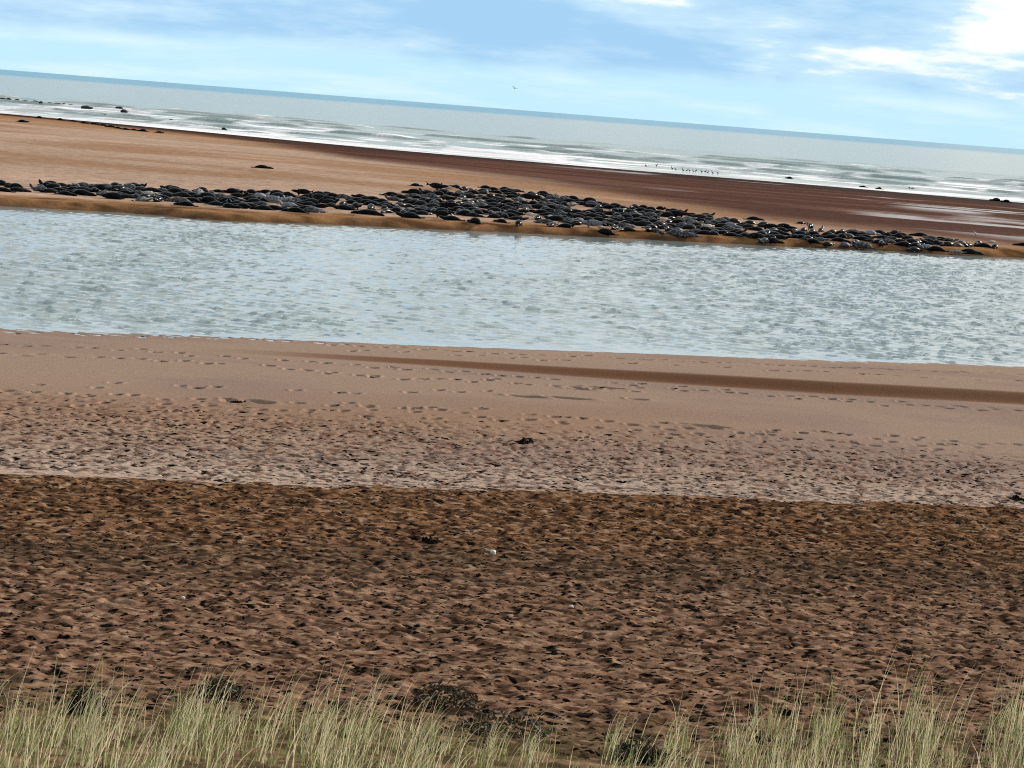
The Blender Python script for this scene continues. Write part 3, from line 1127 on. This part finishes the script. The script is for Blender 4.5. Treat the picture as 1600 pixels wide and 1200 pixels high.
def shade_wrack_piece(V, F, x, y, ln, wd, ht, ang, rr):
    n = 5
    b0 = len(V)
    z = ground(x, y)
    V.append((x + rr.uniform(-.2, .2) * ln, y, z + ht))
    for k in range(n):
        th = 2 * math.pi * k / n
        r = rr.uniform(0.6, 1.15)
        u_, v_ = math.cos(th) * ln * r, math.sin(th) * wd * r
        gx = x + u_ * math.cos(ang) - v_ * math.sin(ang)
        gy = y + u_ * math.sin(ang) + v_ * math.cos(ang)
        V.append((gx, gy, ground(gx, gy) - 0.004 + rr.uniform(0, 0.4) * ht))
    for k in range(n):
        F.append((b0, b0 + 1 + k, b0 + 1 + (k + 1) % n))


rr = random.Random(5)
V, F = [], []
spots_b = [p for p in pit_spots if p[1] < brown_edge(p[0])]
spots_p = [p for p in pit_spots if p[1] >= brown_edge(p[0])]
for _ in range(24000):  # near-black shreds added as pit shade, mostly in the footprints
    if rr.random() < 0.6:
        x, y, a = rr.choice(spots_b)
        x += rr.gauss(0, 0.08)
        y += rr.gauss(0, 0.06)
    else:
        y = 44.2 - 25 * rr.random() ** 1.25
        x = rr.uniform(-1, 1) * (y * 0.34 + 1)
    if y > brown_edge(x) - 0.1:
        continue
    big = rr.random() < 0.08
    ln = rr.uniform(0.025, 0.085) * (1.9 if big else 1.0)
    shade_wrack_piece(V, F, x, y, ln, ln * rr.uniform(0.25, 0.55), rr.uniform(0.006, 0.02) * (1.5 if big else 1), rr.gauss(0, 0.3), rr)
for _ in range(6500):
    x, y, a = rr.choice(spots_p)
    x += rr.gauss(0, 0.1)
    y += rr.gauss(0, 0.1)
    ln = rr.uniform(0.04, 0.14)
    shade_wrack_piece(V, F, x, y, ln, ln * rr.uniform(0.2, 0.45), rr.uniform(0.006, 0.018), rr.gauss(0, 0.3), rr)
o = mesh_object('pit_shade_shreds', V, F, M_SHADE_WRACK)
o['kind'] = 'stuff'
o['label'] = 'dark flat shreds on the sand standing in for footprint shade'

WR = [(820, 691, 0.24, 'dark clump of seaweed on the pale pitted sand near the middle'),
      (1592, 781, 0.20, 'dark seaweed clump by the right edge where pale sand ends'),
      (372, 628, 0.20, 'dark seaweed clump on the smooth sand at the left, above the pitted strip'),
      (672, 847, 0.17, 'dark seaweed clump on the brown sand left of the white stone')]
for px, py, s_, lab in WR:
    x, y, z = at(px, py)
    V, F = [], []
    for k in range(26):
        shade_wrack_piece(V, F, x + rr.gauss(0, s_ * 0.5), y + rr.gauss(0, s_ * 0.5), s_ * rr.uniform(0.3, 0.7), s_ * rr.uniform(0.12, 0.3), rr.uniform(0.04, 0.11), rr.gauss(0, 0.6), rr)
    tag(mesh_object('seaweed_clump', V, F, M_SHADE_WRACK), lab, 'seaweed', 'seaweed clumps on the sand')


# ------------------------------------------------------------------ dune grass
def leaf_mat(name, c, c2, trans=0.45):
    mt, t, b = new_mat(name)
    pos = t.node('ShaderNodeNewGeometry')
    n = t.noise(t.scale(pos.outputs['Position'], (9, 9, 1.5)), 1.0, 3, 0.6)
    cc = t.mix(t.smooth(n, 0.35, 0.65), c, c2)
    t.put(b.inputs['Base Color'], cc)
    b.inputs['Roughness'].default_value = 0.55
    b.inputs['Specular IOR Level'].default_value = 0.3
    tr = t.node('ShaderNodeBsdfTranslucent')
    t.put(tr.inputs['Color'], cc)
    ms = t.node('ShaderNodeMixShader')
    ms.inputs[0].default_value = trans
    t.t.links.new(b.outputs[0], ms.inputs[1])
    t.t.links.new(tr.outputs[0], ms.inputs[2])
    out = next(q for q in t.n if q.type == 'OUTPUT_MATERIAL')
    t.t.links.new(ms.outputs[0], out.inputs[0])
    return mt


M_GREEN = leaf_mat('green_blade', (0.10, 0.14, 0.045), (0.34, 0.37, 0.16))
M_STRAW = leaf_mat('straw_blade', (0.40, 0.36, 0.22), (0.66, 0.61, 0.41))
M_DEAD = leaf_mat('dead_blade', (0.09, 0.06, 0.035), (0.20, 0.15, 0.08))


def blade(V, F, MI, x, y, z, h, wd, lean, az, curl, mi, segs=5):
    b0 = len(V)
    fa = rr.uniform(-0.6, 0.6)
    cx, sx_ = math.cos(fa), math.sin(fa)
    px, py, pz = x, y, z
    tilt = lean * 0.35
    step = h / segs
    for k in range(segs + 1):
        q = k / segs
        wq = wd * (1 - q) ** 0.7 * 0.5 if k < segs else 0.0008
        V.append((px - cx * wq, py - sx_ * wq, pz))
        V.append((px + cx * wq, py + sx_ * wq, pz))
        tilt += lean * 0.65 / segs + curl * q * q * 0.6
        px += math.sin(tilt) * math.cos(az) * step
        py += math.sin(tilt) * math.sin(az) * step
        pz += math.cos(tilt) * step
        if k:
            F.append((b0 + 2 * k - 2, b0 + 2 * k - 1, b0 + 2 * k + 1, b0 + 2 * k))
            MI.append(mi)


def density(px):
    return float(np.interp(px, [-300, 0, 300, 560, 660, 760, 900, 1040, 1150, 1250, 1400, 1600, 1900],
                           [1.0, 1.0, 0.95, 0.9, 0.75, 0.30, 0.35, 0.55, 0.75, 0.95, 1.0, 1.05, 1.05]))


V, F, MI = [], [], []
for n_t in range(3300):
    px = rr.uniform(-90, 1690)
    dn = density(px)
    py = 1192 - 60 * dn + rr.random() ** 1.2 * 210
    clump = float(sstep(vnoise(np.array(px / 46.0), np.array(py / 55.0), 77), 0.30, 0.62))
    if rr.random() > (0.2 + 0.8 * dn) * (0.32 + 0.68 * clump):
        continue
    x, y, z = at(px, py)
    z = ground(x, y) - 0.02
    mpx = y / FPX                      # metres per pixel of the photograph here
    taz = rr.gauss(0.0, 0.9)
    tln = abs(rr.gauss(0.22, 0.2))
    tht = rr.uniform(0.6, 1.25) * (0.55 + 0.45 * clump)
    for k in range(rr.randint(4, 12)):
        mi = rr.choices((0, 1, 2), (48, 16, 36))[0]
        az = taz + rr.gauss(0, 0.8) if rr.random() < 0.6 else rr.uniform(0, 6.28)
        blade(V, F, MI, x + rr.gauss(0, 0.045), y + rr.gauss(0, 0.045), z, mpx * rr.uniform(18, 68) * tht, rr.uniform(0.005, 0.011), abs(rr.gauss(tln, 0.4)), az,
              rr.choice((rr.uniform(0, 0.5), rr.uniform(0.5, 1.6))), mi)
    for k in range(rr.choice((0, 0, 1, 1, 2, 3))):
        right = px > 1050
        az = rr.gauss(0.0, 0.5) if not right or rr.random() < 0.4 else rr.uniform(0, 6.28)
        blade(V, F, MI, x + rr.gauss(0, 0.04), y + rr.gauss(0, 0.04), z, mpx * rr.choice((rr.uniform(60, 110), rr.uniform(95, 155))) * (0.5 + 0.5 * dn),
              rr.uniform(0.006, 0.012), rr.uniform(0.02, 0.35 if right else 0.6), az, rr.choice((rr.uniform(0, 0.2), rr.uniform(0.2, 1.0))), rr.choice((1, 1, 1, 0)), 6)
o = mesh_object('dune_grass', V, F, M_GREEN, mats=[M_STRAW, M_DEAD])
o.data.polygons.foreach_set('material_index', MI)
o['kind'] = 'stuff'
o['label'] = 'pale green and straw coloured dune grass along the bottom'

# dark dead plants at the foot of the grass
M_WEED = leaf_mat('dark_weed', (0.018, 0.017, 0.010), (0.045, 0.036, 0.02))
for px, py, s_, lab in [(790, 1150, 0.42, 'dark tangled weed at the gap in the middle of the grass'),
                        (700, 1104, 0.34, 'dark tangled weed left of the gap in the grass, behind tall stalks'),
                        (342, 1090, 0.22, 'small dark weed behind the tall stalks on the left'),
                        (135, 1120, 0.16, 'small dark weed low in the thick grass at far left'),
                        (1000, 1195, 0.22, 'dark weed low among the grass at the bottom, right of the gap')]:
    x, y, z = at(px, py)
    V, F = [], []
    z = ground(x, y)
    for k in range(420):
        a = rr.uniform(0, 6.28)
        r = s_ * math.sqrt(rr.random())
        c = Vector((x + r * math.cos(a) * 1.4, y + r * math.sin(a) * 0.8, z + rr.uniform(0, 0.34) * (1 - (r / s_) ** 2 * 0.7)))
        u_ = Vector((rr.gauss(0, 1), rr.gauss(0, 1), rr.gauss(0, 0.7))).normalized() * rr.uniform(0.03, 0.07)
        v_ = Vector((rr.gauss(0, 1), rr.gauss(0, 1), rr.gauss(0, 1))).normalized() * 0.018
        b0 = len(V)
        V += [tuple(c - u_), tuple(c + v_), tuple(c + u_), tuple(c - v_)]
        F.append((b0, b0 + 1, b0 + 2, b0 + 3))
    tag(mesh_object('weed_plant', V, F, M_WEED), lab, 'weed', 'dark weeds at the foot of the grass')
